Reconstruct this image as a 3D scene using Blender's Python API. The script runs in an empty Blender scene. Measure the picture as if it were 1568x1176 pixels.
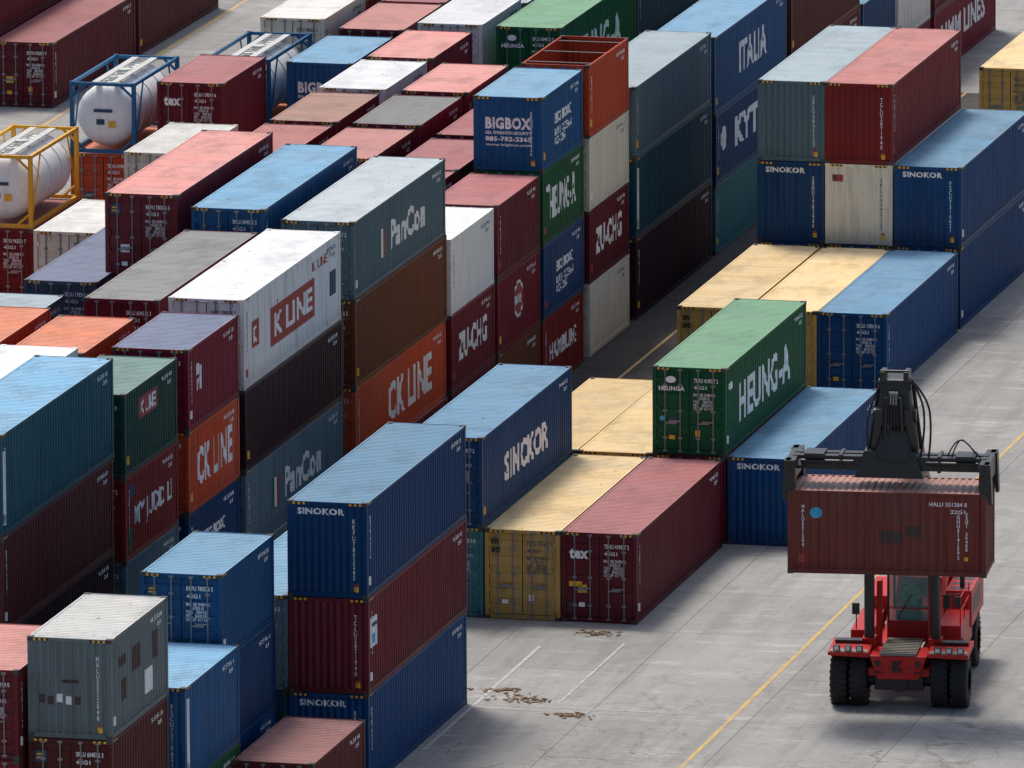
import bpy, bmesh, math, random
from mathutils import Vector, Matrix
random.seed(7)
scene=bpy.context.scene
COL=scene.collection
W=2.438
# ------------------------------------------------------------ materials
def newmat(name):
    m=bpy.data.materials.new(name); m.use_nodes=True
    nt=m.node_tree; b=nt.nodes['Principled BSDF']
    return m,nt,b
def mixc(nt,fac,a,b,mode='MIX'):
    n=nt.nodes.new('ShaderNodeMix'); n.data_type='RGBA'; n.blend_type=mode
    for s,v in ((0,fac),(6,a),(7,b)):
        if isinstance(v,bpy.types.NodeSocket): nt.links.new(v,n.inputs[s])
        elif s==0: n.inputs[0].default_value=v
        else: n.inputs[s].default_value=(v[0],v[1],v[2],1)
    return n.outputs[2]
def ramp(nt,sock,lo,hi,a=0.0,b=1.0):
    n=nt.nodes.new('ShaderNodeMapRange'); n.clamp=True
    nt.links.new(sock,n.inputs[0])
    n.inputs[1].default_value=lo;n.inputs[2].default_value=hi;n.inputs[3].default_value=a;n.inputs[4].default_value=b
    return n.outputs[0]
def noise(nt,vec,scale,detail=3,rough=.55):
    n=nt.nodes.new('ShaderNodeTexNoise'); n.inputs['Scale'].default_value=scale;n.inputs['Detail'].default_value=detail;n.inputs['Roughness'].default_value=rough
    nt.links.new(vec,n.inputs['Vector']); return n.outputs['Fac']
def vscale(nt,vec,s):
    n=nt.nodes.new('ShaderNodeVectorMath'); n.operation='MULTIPLY'; nt.links.new(vec,n.inputs[0]); n.inputs[1].default_value=s; return n.outputs[0]
def mul(nt,a,b):
    n=nt.nodes.new('ShaderNodeMath');n.operation='MULTIPLY';nt.links.new(a,n.inputs[0])
    if isinstance(b,bpy.types.NodeSocket): nt.links.new(b,n.inputs[1])
    else: n.inputs[1].default_value=b
    return n.outputs[0]
def objvec(nt):
    tc=nt.nodes.new('ShaderNodeTexCoord'); oi=nt.nodes.new('ShaderNodeObjectInfo')
    m=mul(nt,oi.outputs['Random'],97.0)
    a=nt.nodes.new('ShaderNodeVectorMath'); a.operation='ADD'; nt.links.new(tc.outputs['Object'],a.inputs[0]); nt.links.new(m,a.inputs[1])
    return a.outputs[0],oi.outputs['Random'],tc.outputs['Object']
MC={}
def paint(name,c,wear=1.0,rough=.5,roof=False):
    k=(name,roof,wear)
    if k in MC: return MC[k]
    m,nt,b=newmat(('roof_' if roof else 'paint_')+name)
    v,rnd,ov=objvec(nt)
    lum=.3*c[0]+.5*c[1]+.2*c[2]
    chalk=tuple(.74*x+.26*(lum+.035) for x in c)
    f=ramp(nt,noise(nt,v,.45,2),.35,.7,0,.55*wear if not roof else .7)
    col=mixc(nt,f,c,chalk)
    br=ramp(nt,rnd,0,1,.78,1.18)
    cmb=nt.nodes.new('ShaderNodeCombineColor')
    for i in range(3): nt.links.new(br,cmb.inputs[i])
    col=mixc(nt,1.0,col,cmb.outputs[0],'MULTIPLY')
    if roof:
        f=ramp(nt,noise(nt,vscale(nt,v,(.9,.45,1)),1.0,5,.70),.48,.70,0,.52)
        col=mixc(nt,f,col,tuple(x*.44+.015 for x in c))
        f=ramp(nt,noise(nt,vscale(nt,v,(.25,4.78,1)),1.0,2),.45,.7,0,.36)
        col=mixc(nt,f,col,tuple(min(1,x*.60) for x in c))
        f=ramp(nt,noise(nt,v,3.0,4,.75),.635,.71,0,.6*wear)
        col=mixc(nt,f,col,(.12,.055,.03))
    else:
        f=ramp(nt,noise(nt,vscale(nt,v,(4.5,4.5,.35)),1.0,4,.62),.48,.74,0,.50*wear)
        col=mixc(nt,f,col,tuple(x*.42+.004 for x in c))
        f=ramp(nt,noise(nt,vscale(nt,v,(9,9,.8)),1.0,2,.6),.62,.80,0,.24*wear)
        col=mixc(nt,f,col,tuple(x*.8+.04 for x in c))
        f=ramp(nt,noise(nt,vscale(nt,v,(2.8,2.8,1.1)),1.0,5,.76),.64,.70,0,.7*wear)
        col=mixc(nt,f,col,(.070,.030,.018))
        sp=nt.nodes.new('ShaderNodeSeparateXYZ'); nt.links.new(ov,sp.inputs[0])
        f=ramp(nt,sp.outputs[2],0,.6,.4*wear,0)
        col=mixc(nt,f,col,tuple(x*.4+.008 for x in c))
    nt.links.new(col,b.inputs['Base Color'])
    b.inputs['Roughness'].default_value=rough
    b.inputs['Specular IOR Level'].default_value=.15 if not roof else .4
    if not roof:
        bp=nt.nodes.new('ShaderNodeBump');bp.inputs['Strength'].default_value=.5;bp.inputs['Distance'].default_value=.05
        nt.links.new(noise(nt,v,1.7,1),bp.inputs['Height']);nt.links.new(bp.outputs[0],b.inputs['Normal'])
    MC[k]=m; return m
def plain(name,c,rough=.5,metal=0,var=.25,scale=6):
    k=('plain',name)
    if k in MC: return MC[k]
    m,nt,b=newmat(name)
    tc=nt.nodes.new('ShaderNodeTexCoord')
    f=ramp(nt,noise(nt,tc.outputs['Object'],scale,4,.65),.35,.75,0,1)
    col=mixc(nt,f,c,tuple(x*(1-var)for x in c))
    nt.links.new(col,b.inputs['Base Color']); b.inputs['Roughness'].default_value=rough; b.inputs['Metallic'].default_value=metal
    MC[k]=m; return m
PAL={ # wall, roof; roof lightened for faded paint plus sky reflection painted into the colour
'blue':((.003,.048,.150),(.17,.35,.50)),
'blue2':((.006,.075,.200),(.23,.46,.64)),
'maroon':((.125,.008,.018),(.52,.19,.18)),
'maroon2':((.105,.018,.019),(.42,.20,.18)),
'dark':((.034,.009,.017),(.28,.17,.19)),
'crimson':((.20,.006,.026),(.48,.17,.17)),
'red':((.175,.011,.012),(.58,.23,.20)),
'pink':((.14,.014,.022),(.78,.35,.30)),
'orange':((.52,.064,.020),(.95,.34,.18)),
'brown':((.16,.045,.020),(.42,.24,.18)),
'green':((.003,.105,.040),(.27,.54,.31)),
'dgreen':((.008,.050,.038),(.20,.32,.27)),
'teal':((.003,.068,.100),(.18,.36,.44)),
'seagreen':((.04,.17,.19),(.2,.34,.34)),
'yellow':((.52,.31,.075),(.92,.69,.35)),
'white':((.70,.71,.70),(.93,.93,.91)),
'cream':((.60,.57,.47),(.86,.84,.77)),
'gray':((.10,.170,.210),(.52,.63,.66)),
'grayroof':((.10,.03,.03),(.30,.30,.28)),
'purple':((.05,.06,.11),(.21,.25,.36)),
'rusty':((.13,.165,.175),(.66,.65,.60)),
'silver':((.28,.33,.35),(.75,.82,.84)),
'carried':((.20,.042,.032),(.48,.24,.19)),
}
M_rail=plain('casting_steel',(.045,.04,.04),.6)
M_gasket=plain('door_gasket',(.012,.012,.013),.7)
M_bar=plain('galvanised_bar',(.22,.23,.24),.45,.4)
M_white=plain('marking_white',(.84,.85,.85),.55,0,.30,3)
M_yel=plain('marking_yellow',(.80,.42,.02),.55)
M_blk=plain('marking_black',(.015,.015,.015),.6)
M_red=plain('marking_red',(.36,.045,.035),.55)
M_cy=plain('marking_cyan',(.05,.40,.62),.55)
M_grn=plain('marking_green',(.01,.12,.06),.55)
M_dk=plain('marking_navy',(.02,.05,.12),.55)
M_smudge=plain('marking_smudge',(.065,.038,.034),.7,0,.5,5)
DM={'w':M_white,'y':M_yel,'k':M_blk,'r':M_red,'c':M_cy,'g':M_grn,'n':M_dk,'s':M_smudge}
# ------------------------------------------------------------ mesh builder
class MB:
    def __init__(s): s.v=[];s.f=[];s.m=[]
    def quad(s,a,b,c,d,m=0):
        n=len(s.v); s.v+=[a,b,c,d]; s.f.append((n,n+1,n+2,n+3)); s.m.append(m)
    def box(s,x0,y0,z0,x1,y1,z1,m=0):
        n=len(s.v)
        s.v+=[(x0,y0,z0),(x1,y0,z0),(x1,y1,z0),(x0,y1,z0),(x0,y0,z1),(x1,y0,z1),(x1,y1,z1),(x0,y1,z1)]
        for q in ((0,3,2,1),(4,5,6,7),(0,1,5,4),(1,2,6,5),(2,3,7,6),(3,0,4,7)):
            s.f.append(tuple(n+i for i in q)); s.m.append(m)
    def hexa(s,pts,m=0):
        n=len(s.v); s.v+=[tuple(p) for p in pts]
        for q in ((0,3,2,1),(4,5,6,7),(0,1,5,4),(1,2,6,5),(2,3,7,6),(3,0,4,7)):
            s.f.append(tuple(n+i for i in q)); s.m.append(m)
    def tube(s,p0,p1,r0,r1=None,seg=10,m=0,cap=True):
        r1=r0 if r1 is None else r1
        p0=Vector(p0);p1=Vector(p1);d=(p1-p0).normalized()
        a=d.orthogonal().normalized();b=d.cross(a);n=len(s.v)
        for p,r in ((p0,r0),(p1,r1)):
            for i in range(seg):
                t=2*math.pi*i/seg; q=p+a*(r*math.cos(t))+b*(r*math.sin(t)); s.v.append(tuple(q))
        for i in range(seg):
            j=(i+1)%seg; s.f.append((n+i,n+j,n+seg+j,n+seg+i)); s.m.append(m)
        if cap:
            s.f.append(tuple(n+i for i in reversed(range(seg)))); s.m.append(m)
            s.f.append(tuple(n+seg+i for i in range(seg))); s.m.append(m)
    def revolve(s,axis0,axis1,prof,seg=24,m=0):
        p0=Vector(axis0);d=(Vector(axis1)-p0).normalized();a=d.orthogonal().normalized();b=d.cross(a);n=len(s.v)
        for t,r in prof:
            for i in range(seg):
                th=2*math.pi*i/seg; s.v.append(tuple(p0+d*t+a*(r*math.cos(th))+b*(r*math.sin(th))))
        for k in range(len(prof)-1):
            for i in range(seg):
                j=(i+1)%seg; s.f.append((n+k*seg+i,n+k*seg+j,n+(k+1)*seg+j,n+(k+1)*seg+i)); s.m.append(m)
    def mesh(s,name):
        me=bpy.data.meshes.new(name); me.from_pydata(s.v,[],s.f)
        me.polygons.foreach_set('material_index',s.m); me.update(); return me
def addobj(name,me,parent=None,loc=(0,0,0)):
    o=bpy.data.objects.new(name,me); COL.objects.link(o); o.location=loc
    if parent: o.parent=parent
    return o
# ------------------------------------------------------------ container
PIT=.278
def sprof(y,L):
    if y<.17 or y>L-.17: return 0
    t=(y-.17)%PIT
    if t<.072: return 0
    if t<.140: return .036*(t-.072)/.068
    if t<.210: return .036
    return .036*(PIT-t)/.068
def sbreaks(L):
    r=[];y=.17;y1=L-.17
    while y<y1:
        for o in (0,.072,.140,.210):
            if y+o<y1: r.append(y+o)
        y+=PIT
    r.append(y1); return r
def eprof(x):
    if x<.13 or x>W-.13: return 0
    t=(x-.13)%.2178
    if t<.06: return 0
    if t<.11: return .04*(t-.06)/.05
    if t<.168: return .04
    return .04*(.2178-t)/.05
def ebreaks():
    r=[]; x=.13
    while x<W-.131:
        for o in (0,.06,.11,.168):
            if x+o<W-.13: r.append(x+o)
        x+=.2178
    r.append(W-.13); return r
CM={}
def cmesh(L,H,end,opened=False):
    k=(L,H,end,opened)
    if k in CM: return CM[k]
    s=MB()
    for x0 in (0.003,W-.133):
        for y0 in (0.003,L-.173):
            s.box(x0,y0,.1,x0+.13,y0+.17,H-.1,0)
    for x0 in (0,W-.162):
        for y0 in (0,L-.178):
            s.box(x0-.003,y0-.003,0,x0+.165,y0+.181,.118,2)
            s.box(x0-.003,y0-.003,H-.118,x0+.165,y0+.181,H,2)
    for x0 in (.004,W-.064):
        s.box(x0,.17,.02,x0+.06,L-.17,.17,0)
        s.box(x0,.17,H-.085,x0+.06,L-.17,H-.014,0)
    for y0 in (.004,L-.064):
        s.box(.16,y0,.02,W-.16,y0+.06,.16,0)
        s.box(.16,y0,H-.12,W-.16,y0+.06,H-.012,0)
    s.quad((.05,.05,.1),(W-.05,.05,.1),(W-.05,L-.05,.1),(.05,L-.05,.1),3)
    B=sbreaks(L)
    for sx,base in ((-1,W-.014),(1,.014)):
        for a,b in zip(B[:-1],B[1:]):
            pa=base+sx*sprof(a+1e-6,L); pb=base+sx*sprof(b-1e-6,L)
            s.quad((pa,a,.17),(pb,b,.17),(pb,b,H-.085),(pa,a,H-.085),0)
    E=ebreaks()
    def blind(sy,base):
        for a,b in zip(E[:-1],E[1:]):
            pa=base+sy*eprof(a+1e-6);pb=base+sy*eprof(b-1e-6)
            s.quad((a,pa,.16),(b,pb,.16),(b,pb,H-.12),(a,pa,H-.12),0)
    blind(-1,L-.014)
    if end=='blind': blind(1,.014)
    else:
        s.quad((.12,.085,.1),(W-.12,.085,.1),(W-.12,.085,H-.1),(.12,.085,H-.1),3)
        for dx0,dx1 in ((.150,W/2-.018),(W/2+.018,W-.150)):
            n=5; z0=.18; z1=H-.14; hh=(z1-z0)/n
            s.box(dx0,.035,z0,dx0+.05,.07,z1,0); s.box(dx1-.05,.035,z0,dx1,.07,z1,0)
            for i in range(n):
                a=z0+i*hh
                s.box(dx0+.05,.028,a,dx1-.05,.07,a+hh*.55,0)
                s.box(dx0+.05,.060,a+hh*.55,dx1-.05,.07,a+hh,0)
        for i,bx in enumerate((.42,.92,W-.92,W-.42)):
            s.tube((bx,.008,.08),(bx,.008,H-.06),.022,seg=6,m=4)
            for z in (.12,H-.1,.55,H*.5,H-.6):
                s.box(bx-.07,.000,z-.035,bx+.07,.034,z+.035,4)
            sgn=-1 if i in(1,3) else 1
            xa,xb=sorted((bx,bx+sgn*.38))
            s.box(xa,-.012,1.02+.06*(i%2),xb,.006,1.07+.06*(i%2),4)
        for hx in (.10,W-.20):
            for z in (.4,.95,1.55,H-.45):
                s.box(hx,-.004,z-.07,hx+.10,.028,z+.07,0)
    if not opened:
        y=.07; rp=.209
        while y<L-.08:
            z0=H-.050;z1=H-.018
            q=[(y,z0),(y+.05,z0),(y+.08,z1),(y+.155,z1),(y+rp,z0)]
            for (a,za),(b,zb) in zip(q[:-1],q[1:]):
                a=min(a,L-.07);b=min(b,L-.07)
                if b-a<1e-4: continue
                s.quad((.055,a,za),(W-.055,a,za),(W-.055,b,zb),(.055,b,zb),1)
            y+=rp
        for x0 in(.012,W-.056):
            s.quad((x0,.17,H-.0135),(x0+.044,.17,H-.0135),(x0+.044,L-.17,H-.0135),(x0,L-.17,H-.0135),1)
    else:
        for i in range(3):
            yy=.8+i*(L-1.6)/2
            s.tube((.06,yy,H-.06),(W-.06,yy,H-.06),.02,seg=6,m=4)
    me=s.mesh('container_%d_%d_%s'%(L,H*100,end))
    for _ in range(5): me.materials.append(None)
    CM[k]=me; return me
H8,H9=2.591,2.896
L20,L40=6.058,12.192
def setmats(o,ms):
    for i,m in enumerate(ms):
        o.material_slots[i].link='OBJECT'; o.material_slots[i].material=m
# decals -------------------------------------------------------
DC={}
def flatmesh(body,w,h,bold):
    if body=='#':
        return [(0,0),(w,0),(w,h),(0,h)],[(0,1,2,3)]
    if body=='@':
        n=28
        return [(w/2+w/2*math.cos(2*math.pi*i/n),h/2+h/2*math.sin(2*math.pi*i/n)) for i in range(n)],[tuple(range(n))]
    cu=bpy.data.curves.new('t','FONT'); cu.body=body; cu.size=1; cu.offset=bold; cu.resolution_u=2; cu.space_line=.85
    cu.space_character=1.0+1.9*bold
    if '\n' in body and max(len(l) for l in body.split('\n'))==1: cu.align_x='CENTER'
    ob=bpy.data.objects.new('t',cu); COL.objects.link(ob)
    dg=bpy.context.evaluated_depsgraph_get(); dg.update()
    me=bpy.data.meshes.new_from_object(ob.evaluated_get(dg))
    vs=[(v.co.x,v.co.y) for v in me.vertices]; fs=[tuple(p.vertices) for p in me.polygons]
    bpy.data.objects.remove(ob); bpy.data.meshes.remove(me); bpy.data.curves.remove(cu)
    x0=min(a for a,_ in vs);x1=max(a for a,_ in vs);y0=min(b for _,b in vs);y1=max(b for _,b in vs)
    return [((a-x0)/(x1-x0)*w,(b-y0)/(y1-y0)*h) for a,b in vs],fs
FC={}
def decal(par,face,body,u,v,w,h,mat='w',bold=.03,L=L40,lift=.004,name='marking',door=False):
    k=(face,body,round(u,2),round(v,2),w,h,bold,L,lift,door)
    if k not in DC:
        fk=(body,w,h,bold)
        if fk not in FC: FC[fk]=flatmesh(body,w,h,bold)
        vs,fs=FC[fk]
        bm=bmesh.new(); bv=[bm.verts.new((a+u,b+v,0)) for a,b in vs]
        for f in fs:
            try: bm.faces.new([bv[i] for i in f])
            except Exception: pass
        flat=(face=='front' and door) or face=='top'
        if not flat:
            br=sbreaks(L) if face=='side' else ebreaks()
            for c in br:
                if u+1e-3<c<u+w-1e-3:
                    bmesh.ops.bisect_plane(bm,geom=bm.verts[:]+bm.edges[:]+bm.faces[:],plane_co=(c,0,0),plane_no=(1,0,0),dist=1e-5)
        for q in bm.verts:
            a,b=q.co.x,q.co.y
            if face=='side': q.co=(W-.014-sprof(a,L)+lift,a,b)
            elif face=='front': q.co=(a,(-.0 if door else .014+eprof(a))-lift+(.022 if door else 0),b)
            else: q.co=(a,b,0)
        me=bpy.data.meshes.new('marking'); bm.to_mesh(me); bm.free(); me.materials.append(None); DC[k]=me
    o=addobj(name,DC[k],par); o.material_slots[0].link='OBJECT'; o.material_slots[0].material=DM[mat]
    return o
def vert(t): return '\n'.join(t)
NUMS=['SKLU 604512 3','TCLU 287194 0','KKFU 780326 5','HALU 551204 8','TEXU 419037 2','DRYU 962581 7','SEGU 178243 6','FSCU 731662 1']
def container(x,y,z,L,H,c,end='door',logo=None,wear=1.0,opened=False,visible=True,roofc=None):
    o=addobj('shipping_container',cmesh(L,H,end,opened),None,(x+random.uniform(-.022,.022),y+random.uniform(-.05,.05),z))
    o.rotation_euler[2]=random.uniform(-.002,.002)
    wc,rc=PAL[c]
    wear*=random.choice((.6,.9,1.3))
    wear=round(wear,1)
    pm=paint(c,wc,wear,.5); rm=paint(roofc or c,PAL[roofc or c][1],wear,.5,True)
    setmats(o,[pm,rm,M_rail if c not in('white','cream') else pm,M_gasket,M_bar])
    if not visible: return o
    r=random.Random(int((x+50)*13+(y+90)*7+z*31))
    num=r.choice(NUMS)
    dm='w' if c not in('white','cream','yellow','silver') else 'n'
    d=lambda *a,**k: decal(o,*a,L=L,**k)
    d('side',num,L-1.75,H-.42,1.15,.13,dm,bold=.02)
    d('side','22G1',L-1.1,H-.64,.45,.12,dm,bold=.02)
    d('side','#',.34,.35,.16,.26,r.choice('ywwr'))
    if r.random()<.5: d('side',vert(num[:4]+num[5:11]),.42,H-1.75,.10,1.3,dm,bold=.02)
    if end=='door':
        d('front',num,1.38,H-.50,.80,.14,dm,bold=.02,door=True)
        d('front','42G1',1.38,H-.72,.42,.12,dm,bold=.02,door=True)
        d('front','MAX GR 30480 KG\n        67200 LB\nTARE    3850 KG\nNET    26630 KG\nCU CAP  67.7 CM',1.36,H-1.40,.72,.55,dm,bold=.015,door=True)
        d('front','#',.55,.5,.20,.14,r.choice('wyy'),door=True)
        if r.random()<.6: d('front','#',1.42,.62,.16,.20,r.choice('yw'),door=True)
        if r.random()<.5: d('front','#',.52,.95,.30,.26,r.choice('wyn'),door=True)
    else:
        d('front',vert(num.replace(' ','')[:11]),W-.46,.55,.11,H-1.05,dm,bold=.02)
        d('front','#',W-.42,.2,.15,.16,'y')
        d('front','#',W-.42,.38,.15,.06,'r')
    if H>2.7 or r.random()<.25:
        s='hz%d'%int(H*100)
        if s not in DC:
            q=MB()
            for i in range(6):
                m=i%2
                for a in (.17+.075*i,W-.17-.075*(i+1)):
                    q.quad((a,0,H-.10),(a+.075,0,H-.10),(a+.075,0,H-.03),(a,0,H-.03),m)
                a=.19+.075*i
                q.quad((W,a,H-.08),(W,a+.075,H-.08),(W,a+.075,H-.02),(W,a,H-.02),m)
            me=q.mesh('hazard_marks'); me.materials.append(M_yel); me.materials.append(M_blk); DC[s]=me
        addobj('hazard_marks',DC[s],o)
    for lg in (logo or '').split('+'):
        if lg=='sinokor_f':
            if end=='blind': d('front','SINOKOR',.30,H-.40,1.45,.20,'w',bold=.04)
        elif lg=='sinokor_s':
            d('side','SINCKOR',3.1,.85,5.9,.95,'w',bold=.04)
        elif lg=='heunga_s':
            d('side','HEUNG-A',2.1 if L>8 else 1.1,.72,L*.63,1.3 if L>8 else 1.1,'w',bold=.03); d('side','@',.62,H-.85,.5,.28,'w')
        elif lg=='heunga_f':
            d('front','HEUNGA',.22,H-.78,.86,.15,'w',bold=.04,lift=.05,door=True); d('front','@',.45,H-.52,.34,.22,'w',lift=.05,door=True); d('front','@',.24,1.10,.17,.17,'c',door=True)
        elif lg=='kline':
            d('side','#',3.4,.75,5.6,1.25,'r',lift=.003); d('side','K LINE',3.8,1.0,4.8,.75,'w',bold=.03,lift=.006)
            d('side','#',1.0,1.15,.9,.85,'r'); d('side','#',10.8,1.0,.8,.8,'n')
            d('side','K',1.25,1.3,.4,.5,'w',lift=.006); d('side','K LINE',8.7,2.2,1.9,.3,'r',bold=.02)
        elif lg=='ckline': d('side','CK LINE',L*.36,.62,L*.48,1.3,'w',bold=.03)
        elif lg=='ckline20': d('side','CK LINE',1.1,.7,4.1,1.2,'w',bold=.035)
        elif lg=='pancon':
            d('side','#',3.35,.75,.32,.95,'g'); d('side','#',3.67,.75,.28,.95,'w');d('side','#',3.95,.75,.28,.95,'r'); d('side','PanCon',4.9,.80,4.6,1.0,'w',bold=.035)
        elif lg=='bigbox_s': d('side','BIGBOX',1.9,1.35,2.5,.38,'w',bold=.04); d('side','BLUE OCEAN\n882-2365',1.9,.60,2.5,.60,'w',bold=.03)
        elif lg=='bigbox_f':
            d('front','BIGBOX',.42,1.45,1.62,.42,'w',bold=.045); d('front','SEA STRENGTH SECURITY',.42,1.27,1.62,.11,'w',bold=.03)
            d('front','885-782-2365',.42,1.03,1.62,.17,'w',bold=.04); d('front','www.bigbox.com',.42,.84,1.62,.12,'w',bold=.02)
        elif lg=='zu': d('side','ZU-CHG',1.0,.85,4.0,.95,'w',bold=.04)
        elif lg=='hamburg': d('side','HAMBURG',1.0,.95,4.1,.62,'w',bold=.02)
        elif lg=='italia': d('side','ITALIA',4.2,.9,4.6,1.15,'w',bold=.035)
        elif lg=='kyt': d('side','KYTE',3.2,.9,5.0,1.1,'w',bold=.05); d('side','@',.9,1.1,.9,.9,'w')
        elif lg=='hmm': d('side','HMM LINES',1.5,.9,L*.7,1.0,'w',bold=.03)
        elif lg=='hyundai': d('side','MY JUDD LI',1.1,.75,4.3,.8,'w',bold=.02); d('side','#',.40,.25,.35,.7,'g'); d('side','#',.6,1.9,.55,.35,'n')
        elif lg=='tex': d('front','tex',.26,H-.85,.62,.34,'w',bold=.05,lift=.05,door=True); d('front','#',.24,1.15,.42,.16,'y',door=True); d('front','#',.2,.35,.3,.3,'s',door=True)
        elif lg=='msc': d('front','m\nsc',.22,H-.75,.28,.45,'k',bold=.05,lift=.05,door=True)
        elif lg=='f': d('front','#',.18,H-.70,.34,.34,'n',door=True); d('front','#',.24,H-.60,.2,.05,'y',lift=.007,door=True); d('front','#',.24,H-.50,.2,.05,'y',lift=.007,door=True)
        elif lg=='y1': d('side','#',1.0,1.6,.35,.35,'w'); d('side','Y',1.0,1.1,.4,.4,'w',bold=.05); d('side','#',1.5,1.1,.12,.75,'w')
        elif lg=='stripe': d('side','#',.35,.3,.30,2.2,'w')
        elif lg=='seal': d('side','@',2.4,.8,1.3,1.3,'w'); d('side','@',2.50,.90,1.1,1.1,'r',lift=.006); d('side','MED',2.62,1.3,.85,.3,'w',lift=.008)
        elif lg=='poster': d('side','#',.35,1.35,.85,.9,'w'); d('side','#',.45,1.45,.5,.3,'c',lift=.006); d('side','#',.45,1.95,.6,.12,'n',lift=.006)
        elif lg=='koc': d('side','K LINE',1.9,1.6,1.7,.45,'w',bold=.03,lift=.006); d('side','#',1.7,1.5,2.1,.65,'r',lift=.003)
        elif lg=='rustlogo':
            d('side','#',3.6,.55,.8,.7,'w'); d('side','#',2.3,1.5,.9,.7,'s'); d('side','#',.9,1.9,.7,.3,'s'); d('side','#',1.2,.9,.5,.6,'s'); d('side','#',4.4,1.4,.6,.8,'s')
            for q in (.32,.58,.84,1.10,1.36): d('front','#',q,1.0+.04*math.sin(q*9),.17,.24,'w' if q in(.84,1.10) else 's')
            d('front','#',1.0,1.6,.5,.1,'s')
        elif lg=='msk': d('front','#',.25,H-.65,.40,.25,'r'); d('front','#',.30,H-.60,.12,.2,'n',lift=.006)
        elif lg=='G': d('side','ONE G',8.0,1.0,3.8,.9,'r',bold=.04)
        elif lg=='carr':
            d('side','@',.68,1.72,.38,.34,'c'); d('side','#',2.8,1.0,.7,.40,'s'); d('side','#',3.6,1.2,.5,.35,'s')
            d('side',vert('TGHU3141592'),5.15,.55,.10,1.5,'w',bold=.02); d('side',vert('22G1 30480'),5.4,.8,.10,1.2,'w',bold=.02); d('side','#',5.38,.5,.12,.12,'y')
    return o
def stack(x,y,L,items):
    z=0
    for i,it in enumerate(items):
        c,H=it[0],it[1]; kw=dict(it[2]) if len(it)>2 else {}
        container(x,y,z,L,H,c,**kw); z+=H+.004
B='blind';D='door'
c_1,c0,c1,c2=-3.86,-1.38,1.10,3.60
RL0=-8.1-W; LX=[RL0-3.0*i for i in range(10)]
hid={'visible':False}
# ---- right-hand block
stack(c0,6.46,L40,[('blue',H9,dict(end=B,logo='sinokor_f')),('maroon',H9,dict(end=B,logo='poster')),('blue',H9,dict(end=B,logo='sinokor_f'))])
stack(c_1,6.46,L40,[('teal',H9,hid),('gray',H9,dict(roofc='blue2'))])
stack(c_1-.2,-.2,L20,[('blue',H8),('blue',H8),('blue2',H8,dict(logo='f'))])
stack(c0+.38,-1.5,L20,[('maroon2',H8)])
stack(c_1+.14,-13.5,L20,[('brown',H9),('maroon2',H9,dict(logo='f')),('rusty',H9,dict(end=B,logo='rustlogo',wear=1.8))])
stack(c_1+.36,-6.45,L20,[('green',H9),('blue2',H9,dict(end=B,logo='stripe'))])
stack(c_1-2.45,-13.9,L20,[('orange',H8),('red',H8),('pink',H8)])
stack(c_1,30.8,L40,[('seagreen',H9),('blue',H9,dict(logo='sinokor_s'))])
stack(c0,30.8,L40,[('yellow',H9,dict(logo='msc'))])
stack(c1,30.8,L40,[('maroon',H9,dict(logo='tex'))])
stack(c_1,43.5,L40,[('yellow',H9)])
stack(c0,43.5,L40,[('yellow',H9)])
stack(c1,43.5,L40,[('maroon',H9),('green',H9,dict(logo='heunga_s+heunga_f'))])
stack(c2,43.5,L40,[('blue',H9,dict(end=B,logo='sinokor_f'))])
stack(c_1,68.8,L40,[('yellow',H9,dict(logo='msc'))])
stack(c0,68.8,L40,[('yellow',H9)])
stack(c1,68.8,L40,[('blue',H9)])
stack(c_1,81.5,L40,[('blue',H9),('blue',H9,dict(end=B,logo='sinokor_f')),('gray',H9,dict(end=B))])
stack(c0,81.5,L40,[('blue',H9),('cream',H9,dict(end=B,logo='msk')),('red',H9,dict(end=B))])
stack(c1,81.5,L40,[('blue',H9),('blue',H9,dict(end=B,logo='sinokor_f'))])
stack(c_1,121.,L40,[('yellow',H8)]); stack(c0,121.,L40,[('yellow',H8)]); stack(c1,121,L40,[('teal',H8)])
# ---- left block, aisle column
X0=LX[0]
stack(X0,-.7,L40,[('dark',H9),('dark',H9),('maroon2',H9),('teal',H9+.15,dict(logo='stripe',roofc='blue2'))])
stack(X0,12.7,L20,[('blue',H8),('gray',H8),('red',H8,dict(logo='hyundai')),('dgreen',H8,dict(logo='koc'))])
stack(X0,20.0,L20,[('gray',H8),('blue',H8,dict(logo='bigbox_s')),('orange',H8,dict(logo='ckline20')),('crimson',H8,dict(logo='y1',roofc='purple'))])
stack(X0,26.8,L40,[('gray',H8),('gray',H8,dict(logo='pancon')),('dark',H8),('white',H9,dict(logo='kline'))])
stack(X0,40.7,L40,[('maroon',H8),('orange',H8,dict(logo='ckline')),('brown',H9),('gray',H8,dict(logo='pancon',roofc='silver'))])
stack(X0,53.6,L20,[('maroon',H8),('maroon',H8,dict(logo='zu')),('white',H8)])
stack(X0,60.1,L20,[('brown',H8,dict(wear=2)),('crimson',H8,dict(logo='seal')),('maroon',H8)])
stack(X0,66.7,L20,[('red',H8,dict(logo='hamburg')),('blue',H8,dict(logo='bigbox_s')),('green',H8,dict(logo='heunga_s')),('blue2',H8,dict(end=B,logo='bigbox_s+bigbox_f'))])
stack(X0,73.6,L20,[('cream',H8),('maroon',H8,dict(logo='zu')),('cream',H8),('orange',H8,dict(opened=True,roofc='red'))])
stack(X0,80.8,L40,[('dark',H9),('teal',H9,dict(logo='stripe')),('gray',H8)])
stack(X0,93.6,L40,[('seagreen',H8),('blue',H8,dict(logo='kyt')),('blue2',H9,dict(logo='italia'))])
stack(X0,106.5,L40,[('blue',H8),('maroon',H8),('maroon2',H8)])
stack(X0,119.3,L20,[('gray',H8),('blue',H8)])
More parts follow.
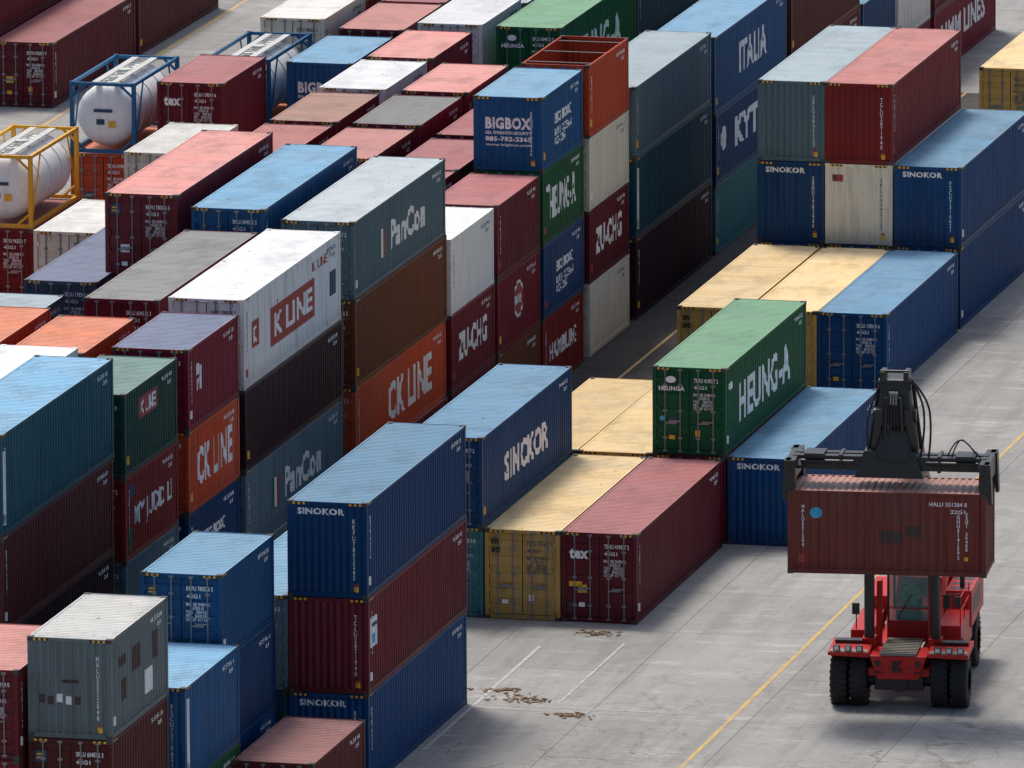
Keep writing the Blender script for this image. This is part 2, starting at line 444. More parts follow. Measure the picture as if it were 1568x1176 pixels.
stack(X0,126,L20,[('maroon',H8),('white',H8)])
stack(X0,133,L40,[('crimson',H8,dict(logo='hmm')),('maroon',H8)])
# ---- inner columns
def low(n,Hs=H8):
    return [(random.choice(['maroon','blue','crimson','gray','brown','orange','dark','green']),Hs,hid if i<n-1 else {}) for i in range(n)]
stack(LX[1],6,L40,low(3)+[('white',H9)])
stack(LX[1],18.8,L20,low(3)+[('orange',H8)])
stack(LX[1],27.7,L40,low(3)+[('maroon',H8,dict(roofc='grayroof'))])
stack(LX[1],40.6,L40,[('blue',H8,hid),('blue',H9,hid),('blue',H9,hid),('blue2',H8)])
stack(LX[1],53.6,L20,low(3)); stack(LX[1],60.3,L20,low(3))
stack(LX[1],66.6,L20,low(2)+[('maroon',H8)]); stack(LX[1],73.4,L20,low(2)+[('maroon',H8)])
stack(LX[1],80.2,L20,low(2)+[('crimson',H8)]); stack(LX[1],87,L20,low(2)); stack(LX[1],94,L40,low(2))
stack(LX[1],108,L40,low(2)); stack(LX[1],121,L40,low(2))
stack(LX[2],6,L40,low(3)+[('gray',H8)])
stack(LX[2],19.8,L20,low(3)+[('orange',H8)])
stack(LX[2],41,L40,[('blue',H8,hid),('blue',H9,hid),('maroon',H9),('pink',H9,dict(logo='f'))])
stack(LX[2],54,L20,low(2)); stack(LX[2],60,L20,low(2))
for y,c in ((66.4,'pink'),(73.3,'crimson'),(80.2,'pink')):
    stack(LX[2],y,L20,low(2)+[(c,H9,dict(roofc='grayroof' if y==73.3 else c,logo='y1'if y==73.3 else None))])
stack(LX[2],87,L20,low(2))
stack(LX[2],94.4,L40,low(2)+[('green',H9,dict(logo='heunga_s+heunga_f'))])
stack(LX[2],107,L40,low(2)+[('teal',H9)]); stack(LX[2],121,L40,low(2))
stack(-19.6,26,L40,[('gray',H8,hid),('gray',H9),('gray',H9,dict(roofc='gray'))])
stack(-18.75,39,L40,[('dark',H9,hid),('gray',H9),('purple',H9)])
stack(LX[3],52,L20,low(2)); stack(LX[3],59,L20,low(2))
for y,c in ((66.6,'red'),(73.3,'pink'),(80.3,'white'),(87,'pink')):
    stack(LX[3],y,L20,low(2)+[(c,H9,dict(roofc='brown') if y==73.3 else {})])
stack(LX[3],94.6,L20,low(2)+[('white',H9)]); stack(LX[3],101.5,L20,low(2)+[('gray',H8)])
stack(LX[3],108,L40,low(2));stack(LX[3],121,L40,low(2))
stack(LX[4]-.1,27,L20,low(2)); stack(LX[4]-.1,34,L20,[('crimson',H8),('crimson',H8)]); stack(LX[4]-.1,41,L20,low(2))
stack(-21.3,49.2,L20,[('maroon',H8,hid),('maroon',H9),('cream',H9)]); stack(LX[4]+.6,56,L20,low(2))
stack(-21.9,62.7,L20,[('maroon',H9),('brown',H9),('cream',H9)])
stack(LX[4],73.3,L20,low(2)); stack(LX[4],80.2,L20,low(2))
stack(LX[4],87,L20,low(2)+[('blue2',H8,dict(end=B,logo='bigbox_f+bigbox_s'))]); stack(LX[4],94.6,L20,low(2)+[('pink',H8)]);stack(LX[4],101,L20,low(2)+[('crimson',H8)])
for y in (34,41,48,55,62,69): stack(LX[5],y,L20,low(1)); stack(LX[6],y,L20,low(1))
stack(LX[5],80.2,L20,low(2)+[('maroon',H9,dict(logo='tex'))]); stack(LX[5],75,L20-.8,low(1))
stack(LX[5],94.6,L20,low(2)+[('cream',H9)]); stack(LX[5],87,L20,low(2));stack(LX[5],101,L20,low(2)+[('red',H8)])
stack(-42.84,119,L40,[('maroon',H8)]); stack(-42.84,131.6,L40,[('maroon2',H8)]); stack(-45.5,119,L40,[('crimson',H8),('maroon',H8)])
stack(-43.1,98.3,L40,[('cream',H8,dict(logo='G')),('red',H8)])
# ---- tank containers
M_tank=paint('tank',(.74,.75,.74),.5)
def tank(x,y,z,fc,name='tank_container'):
    e=bpy.data.objects.new(name,None); COL.objects.link(e); e.location=(x,y,z)
    H=H8;L=L20;s=MB()
    for a in (0,W-.14):
        for b in (0,L-.14): s.box(a,b,0,a+.14,b+.14,H)
        s.box(a+.01,.14,.02,a+.12,L-.14,.15); s.box(a+.02,.14,H-.13,a+.11,L-.14,H-.02)
    for b in (0.01,L-.12):
        s.box(.14,b,.02,W-.14,b+.11,.15); s.box(.14,b,H-.13,W-.14,b+.11,H-.02)
        for sg in (0,1):
            for (xa,za,xb,zb) in ((.07,.55,.6,.08),(.07,H-.55,.6,H-.08)):
                if sg: xa,xb=W-xa,W-xb
                s.tube((xa,b+.05,za),(xb,b+.05,zb),.05,seg=6)
    for a in (.06,W-.06):
        s.tube((a,.1,.1),(a,1.3,H-.1),.035,seg=6); s.tube((a,L-.1,.1),(a,L-1.3,H-.1),.035,seg=6)
    o=addobj('frame',s.mesh('tank_frame'),e); o.data.materials.append(paint(fc[0],fc[1],.8))
    s=MB(); c=(W/2,0.2,H/2);R=1.12
    pr=[(0.12,.0),(.13,.35),(.17,.65),(.25,.92),(.38,1.08),(.5,R)]
    l=L-.4
    pr=pr+[(t,R) for t in (1.6,1.62,3.2,4.4)]+[(l-t,r) for t,r in reversed(pr)]
    s.revolve(c,(W/2,L,H/2),pr,32)
    for t in (1.2,2.6,4.0,5.0): s.revolve(c,(W/2,L,H/2),[(t,R),(t,R+.03),(t+.07,R+.03),(t+.07,R)],32)
    o=addobj('tank_barrel',s.mesh('tank_barrel'),e); o.data.materials.append(M_tank)
    for p in o.data.polygons: p.use_smooth=True
    s=MB(); s.box(.75,.3,H-.07,1.0,L-.3,H-.03);s.box(1.45,.3,H-.07,1.7,L-.3,H-.03)
    for k in range(14): s.box(1.0,.4+.4*k,H-.065,1.45,.46+.4*k,H-.04)
    s.tube((W/2,L/2,H-.2),(W/2,L/2,H+.0),.25,seg=16); s.tube((W/2,1.5,H-.2),(W/2,1.5,H-.02),.15,seg=12)
    o=addobj('walkway',s.mesh('tank_walkway'),e); o.data.materials.append(plain('walkway_alu',(.55,.55,.52),.5,.1))
    s=MB()
    for (a,b_,w,h,m) in ((.9,1.0,.3,.2,1),(1.35,.9,.25,.25,2),(.8,1.45,.7,.12,1)):
        s.quad((a,.30,b_),(a+w,.30,b_),(a+w,.30,b_+h),(a,.30,b_+h),m-1)
    o=addobj('placards',s.mesh('placards'),e); o.data.materials.append(M_dk); o.data.materials.append(M_yel)
    return e
tank(-28.65,66.2,5.19,('tank_yellow',(.70,.36,.02)))
stack(-28.65,66.2,L20,[('crimson',H8),('red',H8)])
tank(-28.75,80.1,5.4,('tank_blue',(.01,.11,.25)))
stack(-28.75,80.1,L20,[('maroon',H9-.1),('orange',H8)])
tank(LX[5]-.1,87.2,5.2,('tank_blue',(.01,.11,.25)))
tank(c1,107,0,('tank_yellow2',(.25,.22,.12)))
# ------------------------------------------------------------ ground
def sheet(name,x0,y0,x1,y1,z,m):
    s=MB(); s.quad((x0,y0,z),(x1,y0,z),(x1,y1,z),(x0,y1,z)); o=addobj(name,s.mesh(name)); o.data.materials.append(m); return o
def ground_mat(name,c,dark):
    m,nt,b=newmat(name); tc=nt.nodes.new('ShaderNodeTexCoord'); v=tc.outputs['Object']
    col=mixc(nt,ramp(nt,noise(nt,v,.10,4,.6),.35,.65),c,tuple(x*.74 for x in c))
    # long tyre-darkened lanes
    col=mixc(nt,ramp(nt,noise(nt,vscale(nt,v,(1.4,.10,1)),1,4,.65),.47,.66,0,.5),col,tuple(x*.55 for x in c))
    # pale dusty smears
    col=mixc(nt,ramp(nt,noise(nt,vscale(nt,v,(.30,1.1,1)),1,6,.8),.54,.64,0,.5),col,tuple(min(1,x*1.45) for x in c))
    # oil stains and blotches
    col=mixc(nt,ramp(nt,noise(nt,v,.55,7,.8),.54,.66,0,.55),col,tuple(x*.50 for x in c))
    col=mixc(nt,ramp(nt,noise(nt,v,1.9,3,.5),.70,.76,0,.6),col,tuple(x*.38 for x in c))
    col=mixc(nt,ramp(nt,noise(nt,v,6,4,.8),.4,.72,0,.4),col,tuple(x*.62 for x in c))
    br=nt.nodes.new('ShaderNodeTexBrick'); br.offset=0; nt.links.new(v,br.inputs['Vector']); br.inputs['Scale'].default_value=1
    br.inputs['Brick Width'].default_value=5.;br.inputs['Row Height'].default_value=6.;br.inputs['Mortar Size'].default_value=.022; br.inputs['Mortar Smooth'].default_value=.3
    br.inputs['Color1'].default_value=(1,1,1,1);br.inputs['Color2'].default_value=(.89,.89,.89,1);br.inputs['Mortar'].default_value=(.52,.52,.52,1)
    col=mixc(nt,1,col,br.outputs['Color'],'MULTIPLY')
    sp=nt.nodes.new('ShaderNodeSeparateXYZ'); nt.links.new(v,sp.inputs[0])
    near=ramp(nt,sp.outputs[1],24,12,.35,1)
    wn=nt.nodes.new('ShaderNodeTexNoise'); wn.inputs['Scale'].default_value=.9;wn.inputs['Detail'].default_value=6;wn.inputs['Roughness'].default_value=.7;nt.links.new(v,wn.inputs['Vector'])
    ad=nt.nodes.new('ShaderNodeVectorMath');ad.operation='MULTIPLY_ADD';nt.links.new(wn.outputs['Color'],ad.inputs[0]);ad.inputs[1].default_value=(1.8,1.8,0);nt.links.new(v,ad.inputs[2])
    for sc,wd,st in ((.42,.015,.85),(1.1,.022,.6)):
        vo=nt.nodes.new('ShaderNodeTexVoronoi');vo.feature='DISTANCE_TO_EDGE';vo.inputs['Scale'].default_value=sc;nt.links.new(ad.outputs[0],vo.inputs['Vector'])
        f=ramp(nt,vo.outputs['Distance'],0,wd,st,0)
        mk=ramp(nt,noise(nt,v,.22,3),.44,.54,0,1)
        col=mixc(nt,mul(nt,mul(nt,f,mk),near),col,(.08,.075,.06))
    nt.links.new(col,b.inputs['Base Color']); b.inputs['Roughness'].default_value=.85; b.inputs['Specular IOR Level'].default_value=.2
    return m
G=ground_mat('concrete',(.37,.365,.35),0)
AS=ground_mat('asphalt',(.085,.082,.08),1)
sheet('ground',-1500,-400,1500,3000,0,G)
sheet('aisle_pavement',-9.5,18,c_1-.3,130,.004,AS)
sheet('yard_bay_pavement',c_1-.3,56,c0+4.8,68.5,.004,AS)
def worn(name,c,amt,bare):
    m,nt,b=newmat(name); tc=nt.nodes.new('ShaderNodeTexCoord'); v=tc.outputs['Object']
    f=ramp(nt,noise(nt,v,2.2,7,.8),.40,.60,0,amt)
    nt.links.new(mixc(nt,f,c,bare),b.inputs['Base Color']); b.inputs['Roughness'].default_value=.8; return m
YP=worn('worn_yellow_paint',(.60,.38,.09),.85,(.30,.27,.20))
WPM=worn('faint_white_paint',(.50,.50,.49),1.0,(.30,.295,.285))
sheet('painted_lane_line',9.33,-20,9.47,130,.008,YP)
sheet('painted_lane_line',-6.3,18,-6.18,130,.008,YP)
sheet('painted_lane_line',-39.8,90,-39.65,190,.008,YP)
sheet('painted_bay_line',1.3,18.55,7.2,18.64,.008,WPM)
sheet('painted_bay_line',1.25,12,1.37,27,.012,WPM)
sheet('painted_bay_line',3.75,19.5,3.83,28,.012,WPM)
def debris(x,y,n,r,seed):
    rr=random.Random(seed); s=MB()
    for i in range(n):
        a=rr.gauss(0,r);b=rr.gauss(0,r*.5);l=rr.uniform(.02,.11);t=rr.gauss(.2,.9);w=rr.uniform(.01,.045);h=rr.uniform(.01,.04)
        if i%9==0: l*=2
        dx,dy=math.cos(t)*l,math.sin(t)*l; nx,ny=-math.sin(t)*w,math.cos(t)*w; z=rr.uniform(0,.02)
        s.hexa([(a-dx-nx,b-dy-ny,z),(a+dx-nx,b+dy-ny,z),(a+dx+nx,b+dy+ny,z),(a-dx+nx,b-dy+ny,z),(a-dx-nx,b-dy-ny,z+h),(a+dx-nx,b+dy-ny,z+h),(a+dx+nx,b+dy+ny,z+h*.6),(a-dx+nx,b-dy+ny,z+h)])
    o=addobj('wood_debris',s.mesh('wood_debris'),None,(x,y,.01)); o.data.materials.append(plain('bark',(.40,.27,.16),.9,0,.6,8))
debris(1.5,20.6,35,.35,1); debris(2.6,29.3,45,.32,2); debris(4.6,17.6,35,.4,3); debris(2.6,19.4,50,.5,4)
# ------------------------------------------------------------ reach stacker
RA=math.radians(5.5)
RS=bpy.data.objects.new('reach_stacker',None); COL.objects.link(RS); RS.location=(14.03,21.3,0); RS.rotation_euler[2]=RA
R_=paint('stacker_red',(.46,.018,.016),.8,.38); K_=plain('stacker_black',(.012,.013,.015),.38); T_=plain('tyre_rubber',(.018,.018,.018),.8,0,.5,9)
GR=plain('deck_plate',(.24,.22,.19),.6,.2); HY=plain('hydraulic_chrome',(.4,.4,.42),.25,.8); WH=plain('lamp_glass',(.7,.7,.68),.2); RIM=plain('wheel_rim',(.30,.02,.02),.5)
GL,gnt,gb=newmat('cab_glass'); gb.inputs['Base Color'].default_value=(.12,.40,.42,1); gb.inputs['Roughness'].default_value=.06; gb.inputs['Alpha'].default_value=.5
MATS=[R_,K_,GL,GR,HY,WH,T_,RIM]
def part(name,s,bev=.02):
    me=s.mesh(name)
    for m in MATS: me.materials.append(m)
    o=addobj(name,me,RS)
    if bev:
        b=o.modifiers.new('b','BEVEL'); b.width=bev; b.segments=2; b.limit_method='ANGLE'
    return o
def wheel(cx,cy,r,w,name):
    s=MB(); h=w/2
    s.revolve((cx-h,cy,r),(cx+h,cy,r),[(0,.45*r),(0.02,.62*r),(.0,.75*r),(.03,.93*r),(.10,r),(w-.10,r),(w-.03,.93*r),(w,.75*r),(w-.02,.62*r),(w,.45*r)],36,6)
    n=26
    for i in range(n):
        t=2*math.pi*i/n
        for sg in (-1,1):
            t2=t+(.12 if sg>0 else 0)
            a=cx+sg*h*.12;b=cx+sg*h*.95
            pts=[]
            for rad in (r-.02,r+.028):
                for (xx,tt) in ((a,t2-.045),(b,t2-.045+.1),(b,t2+.045+.1),(a,t2+.045)):
                    pts.append((xx,cy+rad*math.cos(tt),r+rad*math.sin(tt)))
            s.hexa(pts,6)
    s.revolve((cx-h*.6,cy,r),(cx+h*.6,cy,r),[(0,.01),(0.0,.30*r),(0.05,.48*r),(w*.6-.05,.48*r),(w*.6,.3*r),(w*.6,.01)],24,7)
    return part(name,s,0)
for i,cx in enumerate((-1.84,-1.25,1.25,1.84)): wheel(cx,0,.83,.54,'front_wheel_%d'%(i+1))
for i,cx in enumerate((-1.5,1.5)): wheel(cx,5.9,.83,.54,'rear_wheel_%d'%(i+1))
s=MB()
s.tube((-1.9,0,.83),(1.9,0,.83),.24,seg=14,m=1)
s.box(-.75,-.45,.55,.75,.5,1.0,1); s.tube((0,-.55,.8),(0,.1,.8),.28,seg=16,m=1)
s.box(-.95,-.55,1.0,-.25,.4,1.25,0);s.box(.25,-.55,1.0,.95,.4,1.25,0)
s.hexa([(-.62,-.75,.95),(.62,-.75,.95),(.62,.4,.95),(-.62,.4,.95),(-.88,-.8,1.68),(.88,-.8,1.68),(.88,.6,1.68),(-.88,.6,1.68)],0)
s.box(-.95,.4,.9,-.55,7.6,1.6,0); s.box(.55,.4,.9,.95,7.6,1.6,0)
s.box(-.93,5.2,.85,.93,7.9,2.0,0)
for q in (-.62,.62): s.tube((q,-.83,1.45),(q,-.78,1.45),.09,seg=14,m=1); s.box(q-.12,-.84,1.15,q+.12,-.79,1.2,1)
part('chassis',s,.03)
s=MB()
for sg in (-1,1):
    a,b=sorted((sg*.9,sg*2.15))
    s.hexa([(a,-.78,1.66),(b,-.78,1.62),(b,.9,1.70),(a,.9,1.70),(a,-.78,1.76),(b,-.78,1.76),(b,.9,1.86),(a,.9,1.86)],0)
    s.box(a+.1,.25,1.84,b-.1,.6,1.93,1)
    s.box(a+.05,-.74,1.765,b-.05,.2,1.785,3)
    for q in (1.2,1.55,1.9):
        s.box(sg*q-.10,-.70,1.78,sg*q+.10,-.52,1.95,1); s.box(sg*q-.07,-.715,1.80,sg*q+.07,-.70,1.93,5)
    s.box(min(sg*1.0,sg*1.7),1.4,1.2,max(sg*1.0,sg*1.7),4.6,2.0 if sg<0 else 2.2,0)
s.box(-.55,-.78,1.69,.55,1.4,1.78,3)
for k in range(9): s.box(-.54,-.7+k*.23,1.785,.54,-.66+k*.23,1.80,1)
s.box(-.85,-.80,1.30,.85,-.795,1.31,1)
part('fenders_and_deck',s,.02)
cu=decal(RS,'top','K',0,0,.34,.36,'k',bold=.06,name='maker_logo')
cu.rotation_euler=(math.radians(90),0,0); cu.location=(-.17,-.83,1.18)
s=MB()
for sg in (-1,1):
    s.tube((sg*1.02,.5,1.6),(sg*1.0,.3,4.9),.16,seg=16,m=1); s.tube((sg*1.0,.3,4.9),(sg*.72,.8,7.0),.10,seg=12,m=4)
    s.box(sg*1.02-.2,.25,1.3,sg*1.02+.2,.85,2.0,0)
    s.hexa([(sg*.80-.07,.9,1.6),(sg*.80+.07,.9,1.6),(sg*.80+.07,1.5,1.6),(sg*.80-.07,1.5,1.6),(sg*.80-.07,1.2,3.6),(sg*.80+.07,1.2,3.6),(sg*.80+.07,1.6,3.6),(sg*.80-.07,1.6,3.6)],0)
part('lift_cylinders',s,.01)
s=MB(); cx0,cx1,cy0,cy1,cz0,cz1=-.62,.72,1.75,3.5,1.6,3.75
s.box(cx0,cy0,cz0,cx1,cy1,2.25,0)
s.box(cx0-.03,cy0-.05,cz1,cx1+.03,cy1+.05,cz1+.12,0)
for a in (cx0,cx1-.07):
    for b in (cy0,cy1-.07): s.box(a,b,2.25,a+.07,b+.07,cz1,1)
s.box(cx0,cy0,2.62,cx1,cy0+.05,2.66,0)
s.quad((cx0+.07,cy0+.04,2.25),(cx1-.07,cy0+.04,2.25),(cx1-.07,cy0+.04,cz1),(cx0+.07,cy0+.04,cz1),2)
s.quad((cx1-.04,cy0+.09,2.25),(cx1-.04,cy1-.09,2.25),(cx1-.04,cy1-.09,cz1),(cx1-.04,cy0+.09,cz1),2)
s.quad((cx0+.04,cy0+.09,2.25),(cx0+.04,cy1-.09,2.25),(cx0+.04,cy1-.09,cz1),(cx0+.04,cy0+.09,cz1),2)
s.quad((cx0+.07,cy1-.04,2.25),(cx1-.07,cy1-.04,2.25),(cx1-.07,cy1-.04,cz1),(cx0+.07,cy1-.04,cz1),2)
s.tube((-.3,cy0-.02,2.3),(.15,cy0-.02,3.1),.018,seg=6,m=1)
s.box(-.25,2.75,2.3,.35,2.9,3.2,1); s.box(-.25,2.35,2.3,.35,2.8,2.5,1); s.box(-.35,1.85,2.26,.45,2.05,2.55,1)
part('cab',s,.012)
s=MB()
s.box(-1.6,4.6,1.6,-.95,7.5,2.4,0); s.box(.95,4.0,1.6,1.75,7.5,2.75,0); s.box(-.95,7.0,1.6,.95,8.3,2.5,0)
for k in range(6): s.box(1.752,4.4+k*.4,1.9,1.757,4.65+k*.4,2.5,1)
for k in range(4): s.box(1.05,4.2+k*.7,2.752,1.65,4.6+k*.7,2.757,1)
for sg in (-1,1):
    s.hexa([(sg*.78-.10,3.6,1.6),(sg*.78+.10,3.6,1.6),(sg*.78+.10,7.8,1.6),(sg*.78-.10,7.8,1.6),(sg*.78-.10,6.6,3.7),(sg*.78+.10,6.6,3.7),(sg*.78+.10,7.6,3.7),(sg*.78-.10,7.6,3.7)],0)
for yy in (1.4,2.6,3.8): s.tube((1.68,yy,2.2),(1.68,yy,3.1),.02,seg=6,m=0)
s.tube((1.68,1.4,3.1),(1.68,3.8,3.1),.02,seg=6,m=0); s.tube((1.68,1.4,2.65),(1.68,3.8,2.65),.02,seg=6,m=0)
s.box(1.15,1.35,2.75,1.38,1.41,3.15,1); s.box(1.5,1.35,2.8,1.7,1.41,3.12,1); s.tube((1.1,1.4,3.15),(1.7,1.4,3.2),.02,seg=6,m=1)
s.tube((1.4,4.6,2.75),(1.4,4.6,3.5),.08,seg=10,m=1)
for k in range(5): s.box(1.35,1.0+k*.12,.6+k*.28,1.75,1.3+k*.12,.64+k*.28,1)
s.tube((-1.55,1.6,2.0),(-1.55,1.6,2.7),.02,seg=6,m=1); s.box(-1.68,1.57,2.45,-1.45,1.62,2.8,1)
part('engine_hoods',s,.02)
s=MB()
def beam(p0,p1,w0,h0,w1,h1,m):
    p0=Vector(p0);p1=Vector(p1);d=(p1-p0).normalized();n=Vector((0,-d.z,d.y)); X=Vector((1,0,0))
    s.hexa([p0-X*w0/2-n*h0/2,p0+X*w0/2-n*h0/2,p1+X*w1/2-n*h1/2,p1-X*w1/2-n*h1/2,p0-X*w0/2+n*h0/2,p0+X*w0/2+n*h0/2,p1+X*w1/2+n*h1/2,p1-X*w1/2+n*h1/2],m)
beam((0,7.3,3.5),(0,1.2,8.2),.85,.9,.80,.85,0)
beam((0,2.2,7.45),(0,-.9,9.85),.70,.70,.68,.68,1)
s.tube((-.95,7.3,3.5),(.95,7.3,3.5),.18,seg=14,m=1)
part('boom',s,.03)
s=MB(); yc=-1.55; sh=-.12
s.hexa([(-.56,yc-.45,9.1),(.56,yc-.45,9.1),(.52,yc+.75,9.3),(-.52,yc+.75,9.3),(-.40,yc-.25,10.45),(.40,yc-.25,10.45),(.40,yc+.6,10.55),(-.40,yc+.6,10.55)],1)
for sg in (-1,1):
    s.hexa([(sg*.62-.12,yc-.3,8.2),(sg*.62+.12,yc-.3,8.2),(sg*.62+.12,yc+.3,8.2),(sg*.62-.12,yc+.3,8.2),(sg*.42-.12,yc-.5,9.6),(sg*.42+.12,yc-.5,9.6),(sg*.42+.12,yc+.4,9.6),(sg*.42-.12,yc+.4,9.6)],1)
    s.tube((sg*.2,yc-.58,10.0),(sg*.28,yc-.5,8.6),.07,seg=8,m=1)
    s.tube((sg*.80,yc,8.3),(sg*.5,yc+.3,10.3),.06,seg=8,m=1)
    s.box(sg*.36-.08,yc-.35,10.4,sg*.36+.08,yc+.4,10.72,1)
s.tube((-.66,yc-.1,9.35),(.66,yc-.1,9.35),.22,seg=16,m=1)
s.tube((-.5,yc-.1,10.3),(.5,yc-.1,10.3),.18,seg=14,m=1)
s.tube((0,yc-.1,8.95),(0,yc-.1,8.1),.5,.68,seg=20,m=1)
for k in range(4): s.tube((-.12+.08*k,yc-.62,10.1),(-.16+.1*k,yc-.6,8.8),.022,seg=6,m=1)
s.box(-.14,yc-.53,9.75,.14,yc-.47,10.15,4)
s.tube((-.44,yc-.2,10.72),(.44,yc-.2,10.72),.05,seg=8,m=1)
part('boom_head',s,.02)
s=MB()
s.hexa([(-1.05,yc-.62,7.5),(1.05,yc-.62,7.5),(1.05,yc+.6,7.5),(-1.05,yc+.6,7.5),(-.78,yc-.5,8.30),(.78,yc-.5,8.30),(.78,yc+.5,8.30),(-.78,yc+.5,8.30)],1)
s.box(-2.95,yc-.42,7.70,2.95,yc-.10,8.12,1); s.box(-2.95,yc+.10,7.70,2.95,yc+.42,8.12,1)
for sg in (-1,1):
    a,b=sorted((sg*2.80,sg*3.10))
    s.box(a,yc-1.2,7.50,b,yc+1.2,8.10,1)
    for q in (-1,1):
        s.box(sg*2.95-.16,yc+q*1.12-.12,7.22,sg*2.95+.16,yc+q*1.12+.12,7.75,1)
        s.hexa([(sg*3.14-.05,yc+q*1.0-.18,6.85),(sg*3.14+.05,yc+q*1.0-.18,6.85),(sg*3.14+.05,yc+q*1.0+.18,6.85),(sg*3.14-.05,yc+q*1.0+.18,6.85),(sg*3.04-.10,yc+q*1.0-.25,8.1),(sg*3.04+.10,yc+q*1.0-.25,8.1),(sg*3.04+.10,yc+q*1.0+.25,8.1),(sg*3.04-.10,yc+q*1.0+.25,8.1)],1)
    s.tube((sg*1.1,yc-.5,7.95),(sg*2.7,yc-.5,7.95),.07,seg=8,m=1)
    s.box(sg*2.3-.3,yc-.55,8.12,sg*2.3+.3,yc+.3,8.2,1)
    s.box(sg*1.5-.05,yc-.48,7.66,sg*1.5+.05,yc+.48,8.17,1)
    s.box(sg*2.75-.04,yc-.43,7.80,sg*2.75+.04,yc-.425,8.0,5)
sp_=part('spreader',s,.02); sp_.location.x=sh
def hose(pts,r=.03):
    cu=bpy.data.curves.new('hose','CURVE');cu.dimensions='3D';cu.bevel_depth=r;cu.bevel_resolution=2
    sp=cu.splines.new('NURBS');sp.points.add(len(pts)-1)
    for i,p in enumerate(pts): sp.points[i].co=(*p,1)
    sp.use_endpoint_u=True;sp.order_u=3
    cu.materials.append(K_); o=bpy.data.objects.new('hose',cu);COL.objects.link(o);o.parent=RS
hose([(.4,yc,10.5),(.85,yc-.2,10.0),(.95,yc-.3,8.9),(.8,yc-.3,8.1)],.035); hose([(.3,yc,10.6),(1.0,yc-.1,10.0),(1.15,yc-.3,8.9),(1.05,yc-.3,8.1)],.035)
hose([(1.6,yc,8.1),(1.8,yc,8.6),(2.2,yc,8.6),(2.5,yc,8.1)],.022); hose([(1.75,yc-.3,8.1),(1.95,yc-.3,8.8),(2.3,yc-.3,8.5),(2.65,yc-.3,8.1)],.022)
hose([(-.4,yc,10.4),(-.7,yc-.2,9.8),(-.9,yc-.3,8.8),(-.75,yc-.3,8.1)],.03)
def rsw(p):
    return Matrix.Rotation(RA,4,'Z')@Vector(p)+Vector((14.03,21.3,0))
hc=container(0,0,4.61,L20,H8,'carried',logo='carr',wear=1.3,end='blind')
hc.rotation_euler=(0,0,math.radians(-90)+RA); hc.location=rsw((-L20/2+sh,yc+W/2,4.61))
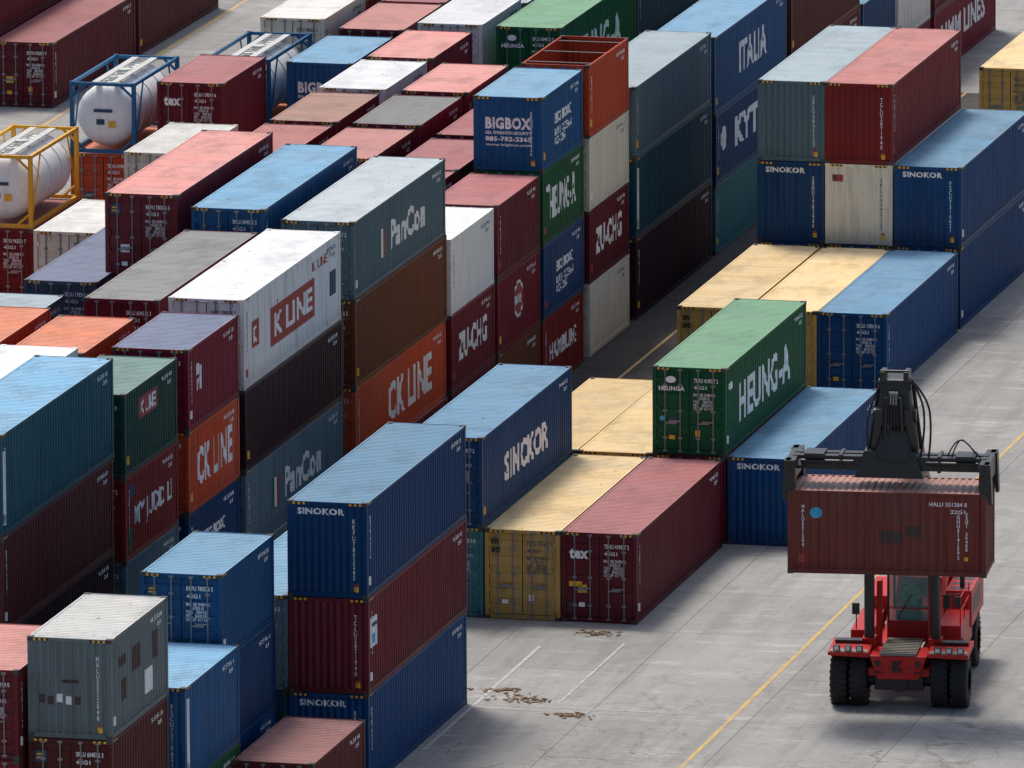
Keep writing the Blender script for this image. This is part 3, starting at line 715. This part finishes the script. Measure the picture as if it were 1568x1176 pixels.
def operator():
    V=[(0,.0,0),(0,.02,.28),(0,.0,.50),(0,-.01,.58),(0,-.02,.70),(.19,0,.48),(.25,-.12,.22),(.16,-.36,.20),(-.19,0,.48),(-.25,-.12,.22),(-.16,-.36,.20),(.12,-.42,.02),(.13,-.50,-.30),(-.12,-.42,.02),(-.13,-.50,-.30)]
    E=[(0,1),(1,2),(2,3),(3,4),(2,5),(5,6),(6,7),(2,8),(8,9),(9,10),(0,11),(11,12),(0,13),(13,14)]
    Rr=[.16,.15,.13,.06,.105,.07,.05,.04,.07,.05,.04,.085,.05,.085,.05]
    me=bpy.data.meshes.new('person'); me.from_pydata(V,E,[]); me.update()
    o=addobj('person',me)
    o.modifiers.new('skin','SKIN')
    try:
        for i,sv in enumerate(me.skin_vertices[0].data): sv.radius=(Rr[i],Rr[i])
        me.skin_vertices[0].data[0].use_root=True
    except Exception: pass
    sb=o.modifiers.new('sub','SUBSURF'); sb.levels=2; sb.render_levels=2
    mm,nt,b=newmat('person_cloth_and_skin')
    tc=nt.nodes.new('ShaderNodeTexCoord'); sp=nt.nodes.new('ShaderNodeSeparateXYZ'); nt.links.new(tc.outputs['Object'],sp.inputs[0])
    col=mixc(nt,ramp(nt,sp.outputs[2],.54,.55),(.12,.40,.12),(.45,.27,.20)); col=mixc(nt,ramp(nt,sp.outputs[2],.70,.72),col,(.75,.75,.72)); col=mixc(nt,ramp(nt,sp.outputs[2],.05,.03),col,(.02,.03,.07))
    nt.links.new(col,b.inputs['Base Color']); b.inputs['Roughness'].default_value=.8
    me.materials.append(mm); o.location=rsw((.05,2.62,2.62)); o.rotation_euler[2]=RA
operator()
# ------------------------------------------------------------ light
w=bpy.data.worlds.new('World'); scene.world=w; w.use_nodes=True
nt=w.node_tree; sk=nt.nodes.new('ShaderNodeTexSky'); sk.sky_type='NISHITA'; sk.sun_disc=False
el=math.radians(64); az=math.radians(-40)
sk.sun_elevation=el; sk.sun_rotation=az; sk.dust_density=4; sk.air_density=1.0; sk.ozone_density=.7
bg=nt.nodes['Background']; bg.inputs[1].default_value=.14; nt.links.new(sk.outputs[0],bg.inputs[0])
ld=bpy.data.lights.new('sun','SUN'); ld.energy=2.7; ld.angle=math.radians(14); ld.color=(1,.955,.88)
lo=bpy.data.objects.new('sun',ld); COL.objects.link(lo)
dv=Vector((math.sin(az)*math.cos(el),math.cos(az)*math.cos(el),math.sin(el)))
lo.rotation_euler=dv.to_track_quat('Z','Y').to_euler()
# ------------------------------------------------------------ camera
f,ps,ph,ro,h=18929.5,.23931,.19345,-.0049,82.339
fw=Vector((-math.sin(ps)*math.cos(ph),math.cos(ps)*math.cos(ph),-math.sin(ph)))
r=Vector((math.cos(ps),math.sin(ps),0)); u=r.cross(fw)
c,s_=math.cos(ro),math.sin(ro)
r2=c*r+s_*u; u2=-s_*r+c*u
cd=bpy.data.cameras.new('camera'); cd.sensor_width=36; cd.lens=f/1568*36; cd.clip_end=5000; cd.clip_start=1
co=bpy.data.objects.new('camera',cd); COL.objects.link(co)
M=Matrix((r2,u2,-fw)).transposed().to_4x4(); M.translation=Vector((90,-340,h)); co.matrix_world=M
scene.camera=co
scene.view_settings.view_transform='Standard'; scene.view_settings.look='None'; scene.view_settings.exposure=0
